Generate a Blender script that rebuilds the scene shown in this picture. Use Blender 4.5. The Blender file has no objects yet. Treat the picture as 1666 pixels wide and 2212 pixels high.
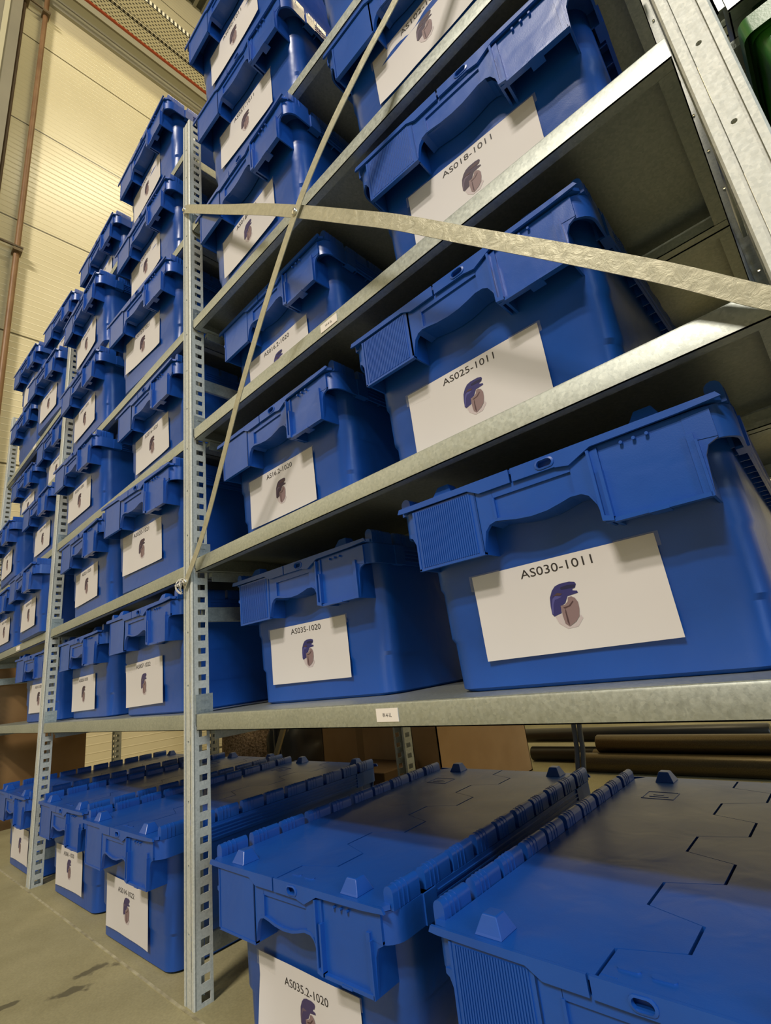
import bpy, bmesh, math, random
from mathutils import Vector, Matrix, noise
random.seed(4)
scene = bpy.context.scene
COL = scene.collection
PI = math.pi

# ------------------------------------------------------------------ camera
cam_data = bpy.data.cameras.new('camera'); cam = bpy.data.objects.new('camera', cam_data); COL.objects.link(cam)
R = [[0.7172217695394622, 0.6863916457020974, -0.12024741996836846],
     [0.28715206198716126, -0.1338874290780614, 0.948481865736709],
     [0.6349304108287807, -0.7148011367123261, -0.2931257551965747]]
CAM = Vector((0.97466, -0.46611, 0.49156))
M = Matrix.Identity(4)
for r in range(3):
    for c in range(3):
        M[r][c] = R[c][r]
M.translation = CAM
cam.matrix_world = M
cam_data.sensor_fit = 'HORIZONTAL'; cam_data.sensor_width = 36.0
cam_data.lens = 36.0 * 1073.216 / 1666.0
cam_data.clip_start = 0.02; cam_data.clip_end = 100
scene.camera = cam

# ------------------------------------------------------------------ light
scene.view_settings.view_transform = 'Standard'; scene.view_settings.look = 'None'
scene.view_settings.gamma = 1.0; scene.view_settings.use_curve_mapping = False
scene.view_settings.exposure = 0.0
world = bpy.data.worlds.new('world'); scene.world = world; world.use_nodes = True
wb = world.node_tree.nodes['Background']
wb.inputs[0].default_value = (0.80, 0.78, 0.66, 1); wb.inputs[1].default_value = 0.05

def area(name, loc, target, size, size_y, power, color):
    d = bpy.data.lights.new(name, 'AREA'); d.shape = 'RECTANGLE'; d.size = size; d.size_y = size_y
    d.energy = power; d.color = color
    o = bpy.data.objects.new(name, d); COL.objects.link(o); o.location = loc
    o.rotation_euler = (Vector(target) - Vector(loc)).to_track_quat('-Z', 'Y').to_euler()
    return o
WARM = (1.0, 0.90, 0.62)
NEUT = (1.0, 0.915, 0.80)
area('hall_tube_light', (1.9, -5.6, 7.4), (0.3, 0, 0.8), 1.5, 0.30, 400, NEUT)
area('hall_tube_light', (2.4, -7.0, 7.4), (0.3, 0, 0.8), 1.5, 0.30, 400, NEUT)
area('aisle_tube_light', (-0.3, 1.1, 7.9), (-2.2, 0.3, 4.0), 1.4, 0.25, 46, WARM)
area('door_daylight', (5.4, -1.3, 1.9), (0.0, 0.1, 0.9), 2.4, 2.6, 105, (0.70, 0.86, 1.0))
area('back_aisle_light', (1.2, 1.7, 5.5), (0.6, 1.5, 0.0), 1.4, 0.2, 42, (1.0, 0.80, 0.45))

# ------------------------------------------------------------------ materials
def mat(name):
    m = bpy.data.materials.new(name); m.use_nodes = True
    nt = m.node_tree; b = nt.nodes['Principled BSDF']
    return m, nt, b
def N(nt, t, **kw):
    n = nt.nodes.new(t)
    for k, v in kw.items():
        if k.startswith('i_'):
            n.inputs[k[2:].replace('_', ' ')].default_value = v
        else:
            setattr(n, k, v)
    return n
def L(nt, a, b): nt.links.new(a, b)
def coords(nt, scale=(1, 1, 1), kind='Object'):
    tc = N(nt, 'ShaderNodeTexCoord'); mp = N(nt, 'ShaderNodeMapping')
    mp.inputs['Scale'].default_value = scale
    L(nt, tc.outputs[kind], mp.inputs['Vector']); return mp.outputs['Vector']
def ramp(nt, fac, stops):
    r = N(nt, 'ShaderNodeValToRGB'); e = r.color_ramp.elements
    e[0].position, e[0].color = stops[0][0], (*stops[0][1], 1)
    e[1].position, e[1].color = stops[-1][0], (*stops[-1][1], 1)
    for p, c in stops[1:-1]:
        q = e.new(p); q.color = (*c, 1)
    L(nt, fac, r.inputs[0]); return r.outputs[0]
def bump(nt, b, h, strength=0.2, dist=0.002):
    bp = N(nt, 'ShaderNodeBump'); bp.inputs['Strength'].default_value = strength; bp.inputs['Distance'].default_value = dist
    L(nt, h, bp.inputs['Height']); L(nt, bp.outputs[0], b.inputs['Normal'])

def simple(name, col, rough=0.5, metal=0.0, nscale=None, ncol=None, bstr=0.0, bdist=0.001, **kw):
    m, nt, b = mat(name)
    b.inputs['Base Color'].default_value = (*col, 1); b.inputs['Roughness'].default_value = rough
    b.inputs['Metallic'].default_value = metal
    if nscale:
        v = coords(nt); n = N(nt, 'ShaderNodeTexNoise'); n.inputs['Scale'].default_value = nscale; n.inputs['Detail'].default_value = 6
        L(nt, v, n.inputs['Vector'])
        if ncol: L(nt, ramp(nt, n.outputs['Fac'], [(0.35, col), (0.68, ncol)]), b.inputs['Base Color'])
        if bstr: bump(nt, b, n.outputs['Fac'], bstr, bdist)
    for k, v2 in kw.items(): b.inputs[k].default_value = v2
    return m

def plastic(name, c1, c2):
    m, nt, b = mat(name)
    v = coords(nt); n = N(nt, 'ShaderNodeTexNoise'); n.inputs['Scale'].default_value = 9; n.inputs['Detail'].default_value = 8
    L(nt, v, n.inputs['Vector'])
    L(nt, ramp(nt, n.outputs['Fac'], [(0.3, c1), (0.75, c2)]), b.inputs['Base Color'])
    n2 = N(nt, 'ShaderNodeTexNoise'); n2.inputs['Scale'].default_value = 12; n2.inputs['Detail'].default_value = 3
    L(nt, v, n2.inputs['Vector'])
    L(nt, ramp(nt, n2.outputs['Fac'], [(0.3, (.29,) * 3), (0.75, (.37,) * 3)]), b.inputs['Roughness'])
    n3 = N(nt, 'ShaderNodeTexNoise'); n3.inputs['Scale'].default_value = 700; n3.inputs['Detail'].default_value = 2
    L(nt, v, n3.inputs['Vector'])
    n5 = N(nt, 'ShaderNodeTexNoise'); n5.inputs['Scale'].default_value = 17; n5.inputs['Detail'].default_value = 2; n5.inputs['Distortion'].default_value = .6
    L(nt, v, n5.inputs['Vector'])
    b1 = N(nt, 'ShaderNodeBump'); b1.inputs['Strength'].default_value = .35; b1.inputs['Distance'].default_value = .0035; L(nt, n5.outputs['Fac'], b1.inputs['Height'])
    b2 = N(nt, 'ShaderNodeBump'); b2.inputs['Strength'].default_value = .10; b2.inputs['Distance'].default_value = .0006; L(nt, n3.outputs['Fac'], b2.inputs['Height'])
    L(nt, b1.outputs[0], b2.inputs['Normal']); L(nt, b2.outputs[0], b.inputs['Normal'])
    b.inputs['Specular IOR Level'].default_value = 0.5
    b.inputs['Coat Weight'].default_value = 0.16; b.inputs['Coat Roughness'].default_value = 0.55
    return m
BLUE = plastic('blue_plastic', (0.005, 0.062, 0.330), (0.007, 0.077, 0.385))
GREEN = plastic('green_plastic', (0.018, 0.11, 0.014), (0.025, 0.15, 0.018))

def galvanised(name, a, b_, rough, metal):
    m, nt, b = mat(name)
    v = coords(nt)
    vo = N(nt, 'ShaderNodeTexVoronoi'); vo.inputs['Scale'].default_value = 320; L(nt, v, vo.inputs['Vector'])
    n = N(nt, 'ShaderNodeTexNoise'); n.inputs['Scale'].default_value = 160; n.inputs['Detail'].default_value = 8; n.inputs['Roughness'].default_value = .7
    L(nt, v, n.inputs['Vector'])
    n4 = N(nt, 'ShaderNodeTexNoise'); n4.inputs['Scale'].default_value = 7; n4.inputs['Detail'].default_value = 3
    L(nt, v, n4.inputs['Vector'])
    mx = N(nt, 'ShaderNodeMix', data_type='FLOAT'); mx.inputs[0].default_value = 0.45
    L(nt, n.outputs['Fac'], mx.inputs[2]); L(nt, vo.outputs['Color'], mx.inputs[3])
    mx2 = N(nt, 'ShaderNodeMix', data_type='FLOAT'); mx2.inputs[0].default_value = 0.35
    L(nt, mx.outputs[0], mx2.inputs[2]); L(nt, n4.outputs['Fac'], mx2.inputs[3])
    L(nt, ramp(nt, mx2.outputs[0], [(0.32, a), (0.68, b_)]), b.inputs['Base Color'])
    L(nt, ramp(nt, n.outputs['Fac'], [(0.3, (rough - .06,) * 3), (0.7, (rough + .08,) * 3)]), b.inputs['Roughness'])
    b.inputs['Metallic'].default_value = metal
    bump(nt, b, n.outputs['Fac'], 0.18, 0.0005)
    return m
GALV = galvanised('galvanised_steel', (0.385, 0.415, 0.385), (0.53, 0.56, 0.51), 0.47, 0.92)
GALVP = galvanised('galvanised_post_steel', (0.44, 0.46, 0.43), (0.60, 0.61, 0.56), 0.58, 0.20)

def strapmat():
    m, nt, b = mat('galvanised_strap')
    v = coords(nt)
    n = N(nt, 'ShaderNodeTexNoise'); n.inputs['Scale'].default_value = 95; n.inputs['Detail'].default_value = 9; n.inputs['Roughness'].default_value = .65; n.inputs['Distortion'].default_value = .8
    L(nt, v, n.inputs['Vector'])
    L(nt, ramp(nt, n.outputs['Fac'], [(0.3, (.35, .33, .235)), (0.7, (.49, .46, .33))]), b.inputs['Base Color'])
    b.inputs['Metallic'].default_value = 0.35; b.inputs['Roughness'].default_value = 0.42
    bump(nt, b, n.outputs['Fac'], 0.5, 0.0016)
    return m
STRAP = strapmat()
PAPER = simple('white_paper', (0.60, 0.57, 0.565), 0.62, nscale=3.0, ncol=(0.64, 0.61, 0.60), bstr=.10, bdist=.004)
INK = simple('black_ink', (0.018, 0.013, 0.012), 0.6)
NAVY = simple('print_navy', (0.025, 0.022, 0.13), 0.6)
NAVYHI = simple('print_blue_highlight', (0.07, 0.065, 0.24), 0.6)
NAVYDK = simple('print_dark_navy', (0.010, 0.009, 0.05), 0.6)
PLUM = simple('print_dark_plum', (0.045, 0.025, 0.050), 0.6)
PLUMHI = simple('print_plum_highlight', (0.11, 0.075, 0.115), 0.6)
FOOTM = simple('print_taupe', (0.22, 0.145, 0.15), 0.6)
FOOTD = simple('print_dark_taupe', (0.07, 0.035, 0.04), 0.6)
SHADOW = simple('print_pink_tint', (0.50, 0.43, 0.44), 0.6)
def tapemat():
    m, nt, b = mat('clear_tape')
    b.inputs['Base Color'].default_value = (0.75, 0.72, 0.68, 1); b.inputs['Roughness'].default_value = 0.25
    b.inputs['Alpha'].default_value = 0.13
    return m
TAPE = tapemat()
RIBBED = simple('ridge_steel', (0.42, 0.45, 0.5), 0.3, .3)
DARK = simple('dark_void', (0.01, 0.01, 0.01), 0.9)
ZINC = simple('zinc_screw', (0.75, 0.73, 0.65), 0.25, 0.9)

def wallmat():
    m, nt, b = mat('cream_sandwich_panel')
    tc = N(nt, 'ShaderNodeTexCoord'); sep = N(nt, 'ShaderNodeSeparateXYZ'); L(nt, tc.outputs['Object'], sep.inputs[0])
    mul = N(nt, 'ShaderNodeMath', operation='MULTIPLY'); mul.inputs[1].default_value = 2 * PI / 0.0525
    L(nt, sep.outputs['Z'], mul.inputs[0])
    sn = N(nt, 'ShaderNodeMath', operation='SINE'); L(nt, mul.outputs[0], sn.inputs[0])
    pw = N(nt, 'ShaderNodeMath', operation='POWER'); ab = N(nt, 'ShaderNodeMath', operation='MAXIMUM'); ab.inputs[1].default_value = 0
    L(nt, sn.outputs[0], ab.inputs[0]); L(nt, ab.outputs[0], pw.inputs[0]); pw.inputs[1].default_value = 14
    # panel joints every 1.05 m
    ad = N(nt, 'ShaderNodeMath', operation='SUBTRACT'); ad.inputs[1].default_value = 0.035; L(nt, sep.outputs['Z'], ad.inputs[0])
    md = N(nt, 'ShaderNodeMath', operation='PINGPONG'); md.inputs[1].default_value = 0.525; L(nt, ad.outputs[0], md.inputs[0])
    lt = N(nt, 'ShaderNodeMath', operation='LESS_THAN'); lt.inputs[1].default_value = 0.007; L(nt, md.outputs[0], lt.inputs[0])
    no = N(nt, 'ShaderNodeTexNoise'); no.inputs['Scale'].default_value = 1.3; no.inputs['Detail'].default_value = 5; L(nt, tc.outputs['Object'], no.inputs['Vector'])
    base = ramp(nt, no.outputs['Fac'], [(0.3, (0.66, 0.58, 0.36)), (0.7, (0.74, 0.66, 0.43))])
    mx = N(nt, 'ShaderNodeMix', data_type='RGBA'); L(nt, lt.outputs[0], mx.inputs[0]); L(nt, base, mx.inputs[6]); mx.inputs[7].default_value = (0.12, 0.10, 0.05, 1)
    L(nt, mx.outputs[2], b.inputs['Base Color'])
    b.inputs['Roughness'].default_value = 0.26
    bump(nt, b, pw.outputs[0], 0.55, 0.0022)
    return m
WALL = wallmat()

def floormat():
    m, nt, b = mat('concrete_floor')
    tc = N(nt, 'ShaderNodeTexCoord'); P = tc.outputs['Object']
    n = N(nt, 'ShaderNodeTexNoise'); n.inputs['Scale'].default_value = 5; n.inputs['Detail'].default_value = 10; n.inputs['Roughness'].default_value = .65
    L(nt, P, n.inputs['Vector'])
    n2 = N(nt, 'ShaderNodeTexNoise'); n2.inputs['Scale'].default_value = 220; n2.inputs['Detail'].default_value = 4; L(nt, P, n2.inputs['Vector'])
    c = ramp(nt, n.outputs['Fac'], [(0.25, (0.235, 0.205, 0.100)), (0.5, (0.31, 0.275, 0.145)), (0.75, (0.38, 0.335, 0.185))])
    c2 = ramp(nt, n2.outputs['Fac'], [(0.3, (0.86,) * 3), (0.7, (1.06,) * 3)])
    mul = N(nt, 'ShaderNodeMix', data_type='RGBA', blend_type='MULTIPLY'); mul.inputs[0].default_value = 1
    L(nt, c, mul.inputs[6]); L(nt, c2, mul.inputs[7]); cur = mul.outputs[2]
    # dirt stains with a shape of their own
    nn = N(nt, 'ShaderNodeTexNoise'); nn.inputs['Scale'].default_value = 30; nn.inputs['Detail'].default_value = 9; L(nt, P, nn.inputs['Vector'])
    for (x, y, sx, sy, ang) in ((-0.255, -0.098, .022, .052, -14), (-0.298, -0.047, .021, .047, -24), (-0.318, -0.186, .012, .026, -15), (0.145, 0.075, .020, .020, 0), (0.06, -0.33, .02, .02, 0)):
        mp = N(nt, 'ShaderNodeMapping', vector_type='TEXTURE'); mp.inputs['Location'].default_value = (x, y, 0)
        mp.inputs['Rotation'].default_value = (0, 0, math.radians(ang)); mp.inputs['Scale'].default_value = (sx, sy, 1)
        L(nt, P, mp.inputs['Vector'])
        ln = N(nt, 'ShaderNodeVectorMath', operation='LENGTH'); L(nt, mp.outputs[0], ln.inputs[0])
        s = N(nt, 'ShaderNodeMath', operation='MULTIPLY_ADD'); s.inputs[1].default_value = 2.6; s.inputs[2].default_value = -1.3
        L(nt, nn.outputs['Fac'], s.inputs[0])
        a = N(nt, 'ShaderNodeMath', operation='ADD'); L(nt, ln.outputs['Value'], a.inputs[0]); L(nt, s.outputs[0], a.inputs[1])
        k = ramp(nt, a.outputs[0], [(0.55, (.75,) * 3), (0.82, (0, 0, 0))])
        mx = N(nt, 'ShaderNodeMix', data_type='RGBA'); L(nt, k, mx.inputs[0]); L(nt, cur, mx.inputs[6]); mx.inputs[7].default_value = (0.065, 0.055, 0.030, 1)
        cur = mx.outputs[2]
    L(nt, cur, b.inputs['Base Color']); b.inputs['Roughness'].default_value = 0.6
    bump(nt, b, n2.outputs['Fac'], 0.12, 0.001)
    return m
FLOOR = floormat()
JOINT = simple('pale_floor_joint_filler', (0.42, 0.38, 0.24), 0.8, nscale=40, ncol=(0.22, 0.19, 0.11), bstr=.3)
CARD = simple('brown_cardboard', (0.40, 0.235, 0.105), 0.8, nscale=5, ncol=(0.50, 0.31, 0.15), bstr=.1)
CARDDK = simple('cardboard_tape', (0.30, 0.17, 0.07), 0.5)
BOARD = simple('brown_hardboard', (0.20, 0.105, 0.035), 0.6, nscale=4, ncol=(0.28, 0.16, 0.06))
TUBE = simple('bronze_tube', (0.085, 0.062, 0.032), 0.30, 0.7, nscale=400, ncol=(0.13, 0.10, 0.05), bstr=.15)
BLACKT = simple('black_tube', (0.018, 0.017, 0.014), 0.35)
BLACKF = simple('black_film', (0.012, 0.012, 0.012), 0.4)
FLEECE = simple('brown_fleece', (0.13, 0.085, 0.05), 0.95, nscale=110, ncol=(0.36, 0.26, 0.18), bstr=.9, bdist=.01)
WOOD = simple('pale_wood_lath', (0.50, 0.38, 0.17), 0.6, nscale=20, ncol=(0.58, 0.45, 0.22))
CABLE = simple('grey_cable', (0.20, 0.21, 0.23), 0.5)
COLUMN = simple('grey_column_paint', (0.21, 0.19, 0.135), 0.5, nscale=2, ncol=(0.25, 0.225, 0.16))
COLUMNL = simple('pale_column_paint', (0.50, 0.46, 0.31), 0.5)
COPPER = simple('brown_pipe', (0.17, 0.085, 0.035), 0.5, 0.1, nscale=6, ncol=(0.25, 0.14, 0.06))
DARKPIPE = simple('dark_brown_pipe', (0.065, 0.035, 0.012), 0.6)
RED = simple('red_paint', (0.44, 0.075, 0.022), 0.5)
TRIM = simple('grey_beige_rail', (0.36, 0.335, 0.235), 0.5)
TRIMD = simple('dark_olive_rail', (0.17, 0.15, 0.075), 0.6)
def traymat():
    m, nt, b = mat('perforated_cable_tray')
    tc = N(nt, 'ShaderNodeTexCoord'); sep = N(nt, 'ShaderNodeSeparateXYZ'); L(nt, tc.outputs['Object'], sep.inputs[0])
    def cell(out, pitch, duty, off=None):
        mm = N(nt, 'ShaderNodeMath', operation='MULTIPLY'); mm.inputs[1].default_value = 1 / pitch; L(nt, out, mm.inputs[0])
        last = mm.outputs[0]
        if off is not None:
            aa = N(nt, 'ShaderNodeMath', operation='ADD'); L(nt, last, aa.inputs[0]); L(nt, off, aa.inputs[1]); last = aa.outputs[0]
        fr = N(nt, 'ShaderNodeMath', operation='FRACT'); L(nt, last, fr.inputs[0])
        l = N(nt, 'ShaderNodeMath', operation='LESS_THAN'); l.inputs[1].default_value = duty; L(nt, fr.outputs[0], l.inputs[0])
        return l.outputs[0], mm.outputs[0]
    cx, raw = cell(sep.outputs['X'], 0.021, 0.42)
    fl = N(nt, 'ShaderNodeMath', operation='FLOOR'); L(nt, raw, fl.inputs[0])
    hf = N(nt, 'ShaderNodeMath', operation='MULTIPLY'); hf.inputs[1].default_value = 0.5; L(nt, fl.outputs[0], hf.inputs[0])
    cy, _ = cell(sep.outputs['Y'], 0.042, 0.48, hf.outputs[0])
    an = N(nt, 'ShaderNodeMath', operation='MULTIPLY'); L(nt, cx, an.inputs[0]); L(nt, cy, an.inputs[1])
    mx = N(nt, 'ShaderNodeMix', data_type='RGBA'); L(nt, an.outputs[0], mx.inputs[0])
    mx.inputs[6].default_value = (0.78, 0.73, 0.55, 1); mx.inputs[7].default_value = (0.05, 0.045, 0.03, 1)
    L(nt, mx.outputs[2], b.inputs['Base Color']); b.inputs['Roughness'].default_value = .5
    return m
TRAY = traymat()
DECK = simple('olive_roof_deck', (0.085, 0.085, 0.05), 0.6)
DECKL = simple('pale_roof_rib', (0.21, 0.20, 0.13), 0.6)

# ------------------------------------------------------------------ mesh helpers
class MB:
    def __init__(s): s.v = []; s.f = []; s.m = []; s.mi = 0
    def add(s, vs, fs):
        o = len(s.v); s.v += [tuple(v) for v in vs]; s.f += [tuple(i + o for i in f) for f in fs]; s.m += [s.mi] * len(fs)
    def box(s, x0, x1, y0, y1, z0, z1):
        s.add([(x0, y0, z0), (x1, y0, z0), (x1, y1, z0), (x0, y1, z0), (x0, y0, z1), (x1, y0, z1), (x1, y1, z1), (x0, y1, z1)],
              [(0, 3, 2, 1), (4, 5, 6, 7), (0, 1, 5, 4), (1, 2, 6, 5), (2, 3, 7, 6), (3, 0, 4, 7)])
    def prism(s, pts, a, b, axis='y'):
        """2D polygon extruded between a and b along axis. axis y: pts=(x,z); z: (x,y); x: (y,z)"""
        n = len(pts)
        area2 = sum(pts[i][0] * pts[(i + 1) % n][1] - pts[(i + 1) % n][0] * pts[i][1] for i in range(n))
        if area2 < 0: pts = pts[::-1]
        def P(p, t):
            return (p[0], t, p[1]) if axis == 'y' else ((p[0], p[1], t) if axis == 'z' else (t, p[0], p[1]))
        vs = [P(p, a) for p in pts] + [P(p, b) for p in pts]
        fs = []
        flip = (axis == 'y')
        lo = tuple(range(n)); hi = tuple(range(n, 2 * n))
        if flip: fs += [lo, hi[::-1]]
        else: fs += [lo[::-1], hi]
        for i in range(n):
            j = (i + 1) % n
            q = (i, j, j + n, i + n)
            fs.append(q[::-1] if flip else q)
        s.add(vs, fs)
    def loft(s, rings, cap0=True, cap1=True):
        n = len(rings[0]); vs = [p for r in rings for p in r]; fs = []
        for k in range(len(rings) - 1):
            for i in range(n):
                j = (i + 1) % n
                fs.append((k * n + i, k * n + j, (k + 1) * n + j, (k + 1) * n + i))
        if cap0: fs.append(tuple(range(n))[::-1])
        if cap1: fs.append(tuple((len(rings) - 1) * n + i for i in range(n)))
        s.add(vs, fs)
    def tube(s, path, r, n=8, cap=True):
        rings = []
        path = [Vector(p) for p in path]
        up = Vector((0, 0, 1))
        for i, p in enumerate(path):
            d = (path[min(i + 1, len(path) - 1)] - path[max(i - 1, 0)]).normalized()
            u = d.cross(up) if abs(d.dot(up)) < .95 else d.cross(Vector((1, 0, 0)))
            u.normalize(); w = d.cross(u).normalized()
            rr = r[i] if isinstance(r, (list, tuple)) else r
            rings.append([p + u * math.cos(2 * PI * k / n) * rr + w * math.sin(2 * PI * k / n) * rr for k in range(n)])
        s.loft(rings, cap, cap)
    def mesh(s, name, mats, bevel=0, smooth=None):
        me = bpy.data.meshes.new(name); me.from_pydata(s.v, [], s.f)
        for m in (mats if isinstance(mats, (list, tuple)) else [mats]): me.materials.append(m)
        for p, mi in zip(me.polygons, s.m): p.material_index = mi
        bm = bmesh.new(); bm.from_mesh(me)
        bmesh.ops.recalc_face_normals(bm, faces=bm.faces)
        if bevel:
            es = [e for e in bm.edges if len(e.link_faces) == 2 and e.calc_face_angle(0) > math.radians(42)]
            bmesh.ops.bevel(bm, geom=es, offset=bevel, segments=1, affect='EDGES', clamp_overlap=True)
        if smooth:
            for f in bm.faces: f.smooth = True
            for e in bm.edges:
                if len(e.link_faces) == 2: e.smooth = e.calc_face_angle(0) < math.radians(smooth)
        bm.to_mesh(me); bm.free(); me.update()
        return me
    def build(s, name, mats, parent=None, bevel=0, smooth=None, loc=None):
        return link(name, s.mesh(name, mats, bevel, smooth), parent, loc)

def link(name, data, parent=None, loc=None, rot=None):
    o = bpy.data.objects.new(name, data); COL.objects.link(o)
    if parent: o.parent = parent
    if loc: o.location = loc
    if rot: o.rotation_euler = rot
    return o
def tag(o, label, cat, group=None, kind=None):
    if label: o['label'] = label
    if cat: o['category'] = cat
    if group: o['group'] = group
    if kind: o['kind'] = kind
    return o
def structure(o): o['kind'] = 'structure'; return o
def rrect(x0, x1, y0, y1, r, z, seg=5):
    pts = []
    for cx, cy, a0 in ((x1 - r, y0 + r, -90), (x1 - r, y1 - r, 0), (x0 + r, y1 - r, 90), (x0 + r, y0 + r, 180)):
        for k in range(seg + 1):
            a = math.radians(a0 + 90 * k / seg)
            pts.append((cx + r * math.cos(a), cy + r * math.sin(a), z))
    return pts

# ------------------------------------------------------------------ setting
XW = -3.0
b = MB(); b.box(-3.3, 9, -14, 3.2, -0.12, 0)
structure(b.build('floor', FLOOR))
b = MB(); b.box(XW - .15, XW, -14, 3.2, 0, 8.9)
structure(b.build('wall_left', WALL))
b = MB(); b.box(-3.3, 9, 3.0, 3.15, 0, 8.9)
structure(b.build('wall_back', WALL))
b = MB(); b.box(-3.3, 9, -14, 3.2, 8.9, 9.0)
x = 0
ceil = structure(b.build('ceiling', DECK))
b = MB()
for k in range(46):
    y = -2.0 + k * 0.11
    b.prism([(y, 8.9), (y + .05, 8.9), (y + .042, 8.84), (y + .008, 8.84)], -3.0, 9, 'x')
structure(b.build('ceiling', DECKL))
# floor joint running under the front posts
b = MB(); b.box(-2.95, 4, -0.0085, -0.0035, -0.001, 0.0012)
structure(b.build('trim_1', JOINT))
# rails along the head of the left wall
b = MB(); b.prism([(XW, 6.93), (XW + .03, 6.93), (XW + .045, 7.0), (XW + .03, 7.08), (XW, 7.09)], -6, 3.0)
structure(b.build('trim_2', TRIM))
b = MB(); b.box(XW, XW + .012, -6, 3.0, 7.09, 7.24)
structure(b.build('trim_3', TRIMD))
b = MB(); b.box(XW, XW + .03, -6, 3.0, 7.24, 7.45)
structure(b.build('trim_4', TRIM))

# red sprinkler pipe and perforated tray
b = MB(); b.tube([(-2.80, y, 7.08) for y in (-4, -1, 1, 2.99)], 0.020, 10)
tag(b.build('sprinkler_pipe', RED, smooth=40), 'long red pipe running along the top of the cream wall beside the cable tray', 'pipe')
tr = link('cable_tray', None); tr.location = (-2.6, 0, 7.0)
tag(tr, 'pale perforated metal cable tray hanging high under the dark ribbed ceiling', 'cable tray')
b = MB(); b.box(-.14, -.02, -4, 2.99, 0, .004); b.box(-.145, -.14, -4, 2.99, 0, .05); b.box(-.025, -.02, -4, 2.99, 0, .04)
b.build('narrow_channel', TRAY, tr)
b = MB(); b.box(.01, .21, -4, 2.99, 0, .004); b.box(.01, .015, -4, 2.99, 0, .05); b.box(.205, .21, -4, 2.99, 0, .06)
b.build('wide_channel', TRAY, tr)
for y in (-1.0, 0.62, 2.1):
    b = MB(); b.tube([(-.06, y, 0), (-.06, y, 1.9)], .004, 6); b.build('hanger_rod', ZINC, tr)
    b = MB(); b.box(-.172, -.13, y - .01, y + .01, .04, .055); b.build('pipe_clip', ZINC, tr)

# steel column and pipes by the left wall
col = link('steel_column', None); col.location = (-2.85, -0.25, 0)
tag(col, 'tall grey steel column beside the brown pipes at the far left', 'column')
b = MB(); b.box(-.15, .0, -.30, .125, 0, 8.9)
b.build('web', COLUMN, col)
b = MB(); b.box(.0, .010, .004, .040, 0, 8.9)
b.build('pale_flange', COLUMNL, col)
b = MB(); b.tube([(-2.955, 0.055, 0.0), (-2.955, 0.055, 8.85)], 0.020, 10)
p1 = tag(b.build('vertical_pipe', COPPER, smooth=40), 'brown vertical pipe on the cream wall, right one of the pair', 'pipe', 'vertical pipes on the cream wall')
b = MB(); b.tube([(-2.955, -0.105, 0.0), (-2.955, -0.105, 8.85)], 0.014, 10)
p2 = tag(b.build('vertical_pipe', DARKPIPE, smooth=40), 'thin dark brown vertical pipe between grey column and brown pipe', 'pipe', 'vertical pipes on the cream wall')
for z in (3.92, 6.72):
    b = MB(); b.tube([(-2.93, -0.17, z), (-2.93, 0.09, z)], .010, 8)
    for y in (-.105, .055): b.box(-2.985, -2.91, y - .03, y + .03, z - .05, z - .025)
    b.box(-2.995, -2.93, .03, .08, z - .012, z + .012)
    o = b.build('pipe_bracket', simple('bracket_steel', (.16, .12, .07), .4, .5))
    tag(o, 'steel cross bracket holding the two brown wall pipes, %s one' % ('lower' if z < 5 else 'upper'), 'bracket', 'pipe brackets')

# hardboard sheet closing the end of the rack
b = MB(); b.box(-2.075, -2.063, 0.03, 0.452, 0, 0.70)
tag(b.build('hardboard_sheet', BOARD, bevel=.001), 'brown hardboard sheet standing on the floor at the left end of the shelving', 'board')

# ------------------------------------------------------------------ shelving
W = 1.015
def g(z): return .4925 + (z - .4925) * 1.0126
TOP0 = {1: .448, 2: g(.7425), 3: g(1.035), 4: g(1.320), 5: g(1.612)}
TOP1 = {1: .448, 2: g(.738), 3: g(1.030), 4: g(1.3195), 5: g(1.605), 6: g(1.905)}
SH = 0.0285

def post_mesh():
    b = MB(); H = 2.0; hw = .0185
    # face: two ridges, two grooves and a centre band with a hole every 100 mm
    for s in (-1, 1):
        b.prism([(s * .0105, .0), (s * .0165, .0), (s * hw, .002), (s * hw, .0045), (s * .0105, .0035)], 0, H, 'z')
        b.prism([(s * .0075, .0035), (s * .0105, .0035), (s * .0105, .005), (s * .0075, .005)], 0, H, 'z')
    n = 20
    for k in range(n):
        z0 = k * .1 - .05 if k else 0.0; z1 = k * .1 + .05
        if k == n - 1: z1 = H
        zc = k * .1
        x = .0075
        if k == 0:
            b.box(-x, x, .0006, .004, 0, z1); continue
        hr = .0026; c = [(hr * math.cos(2 * PI * i / 8), zc + hr * math.sin(2 * PI * i / 8)) for i in range(8)]
        out = [(x, zc), (x, z1), (0, z1), (-x, z1), (-x, zc), (-x, z0), (0, z0), (x, z0)]
        vs = [(p[0], .0006, p[1]) for p in c] + [(p[0], .0006, p[1]) for p in out] + [(p[0], .004, p[1]) for p in c]
        fs = [(i, (i + 1) % 8, 8 + (i + 1) % 8, 8 + i) for i in range(8)] + [(i, (i + 1) % 8, 16 + (i + 1) % 8, 16 + i) for i in range(8)]
        b.add(vs, fs)
    # side flanges with rectangular slots every 25 mm
    for s in (-1, 1):
        xa, xb = sorted((s * hw, s * (hw - .0018)))
        b.box(xa, xb, .002, .0125, 0, H)
        b.box(xa, xb, .0285, .034, 0, H)
        z = 0.0
        for k in range(80):
            zc = .0125 + .025 * k
            b.box(xa, xb, .0125, .0285, zc + .0055, zc + .0195 if k < 79 else H)
        b.box(xa, xb, .0125, .0285, 0, .0065)
        b.prism([(s * (hw), .032), (s * (hw - .006), .034), (s * (hw - .006), .0325), (s * (hw - .0018), .0305)], 0, H, 'z')
    return b
pb = post_mesh()
POST = pb.mesh('front_post', GALVP, smooth=30)
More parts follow.
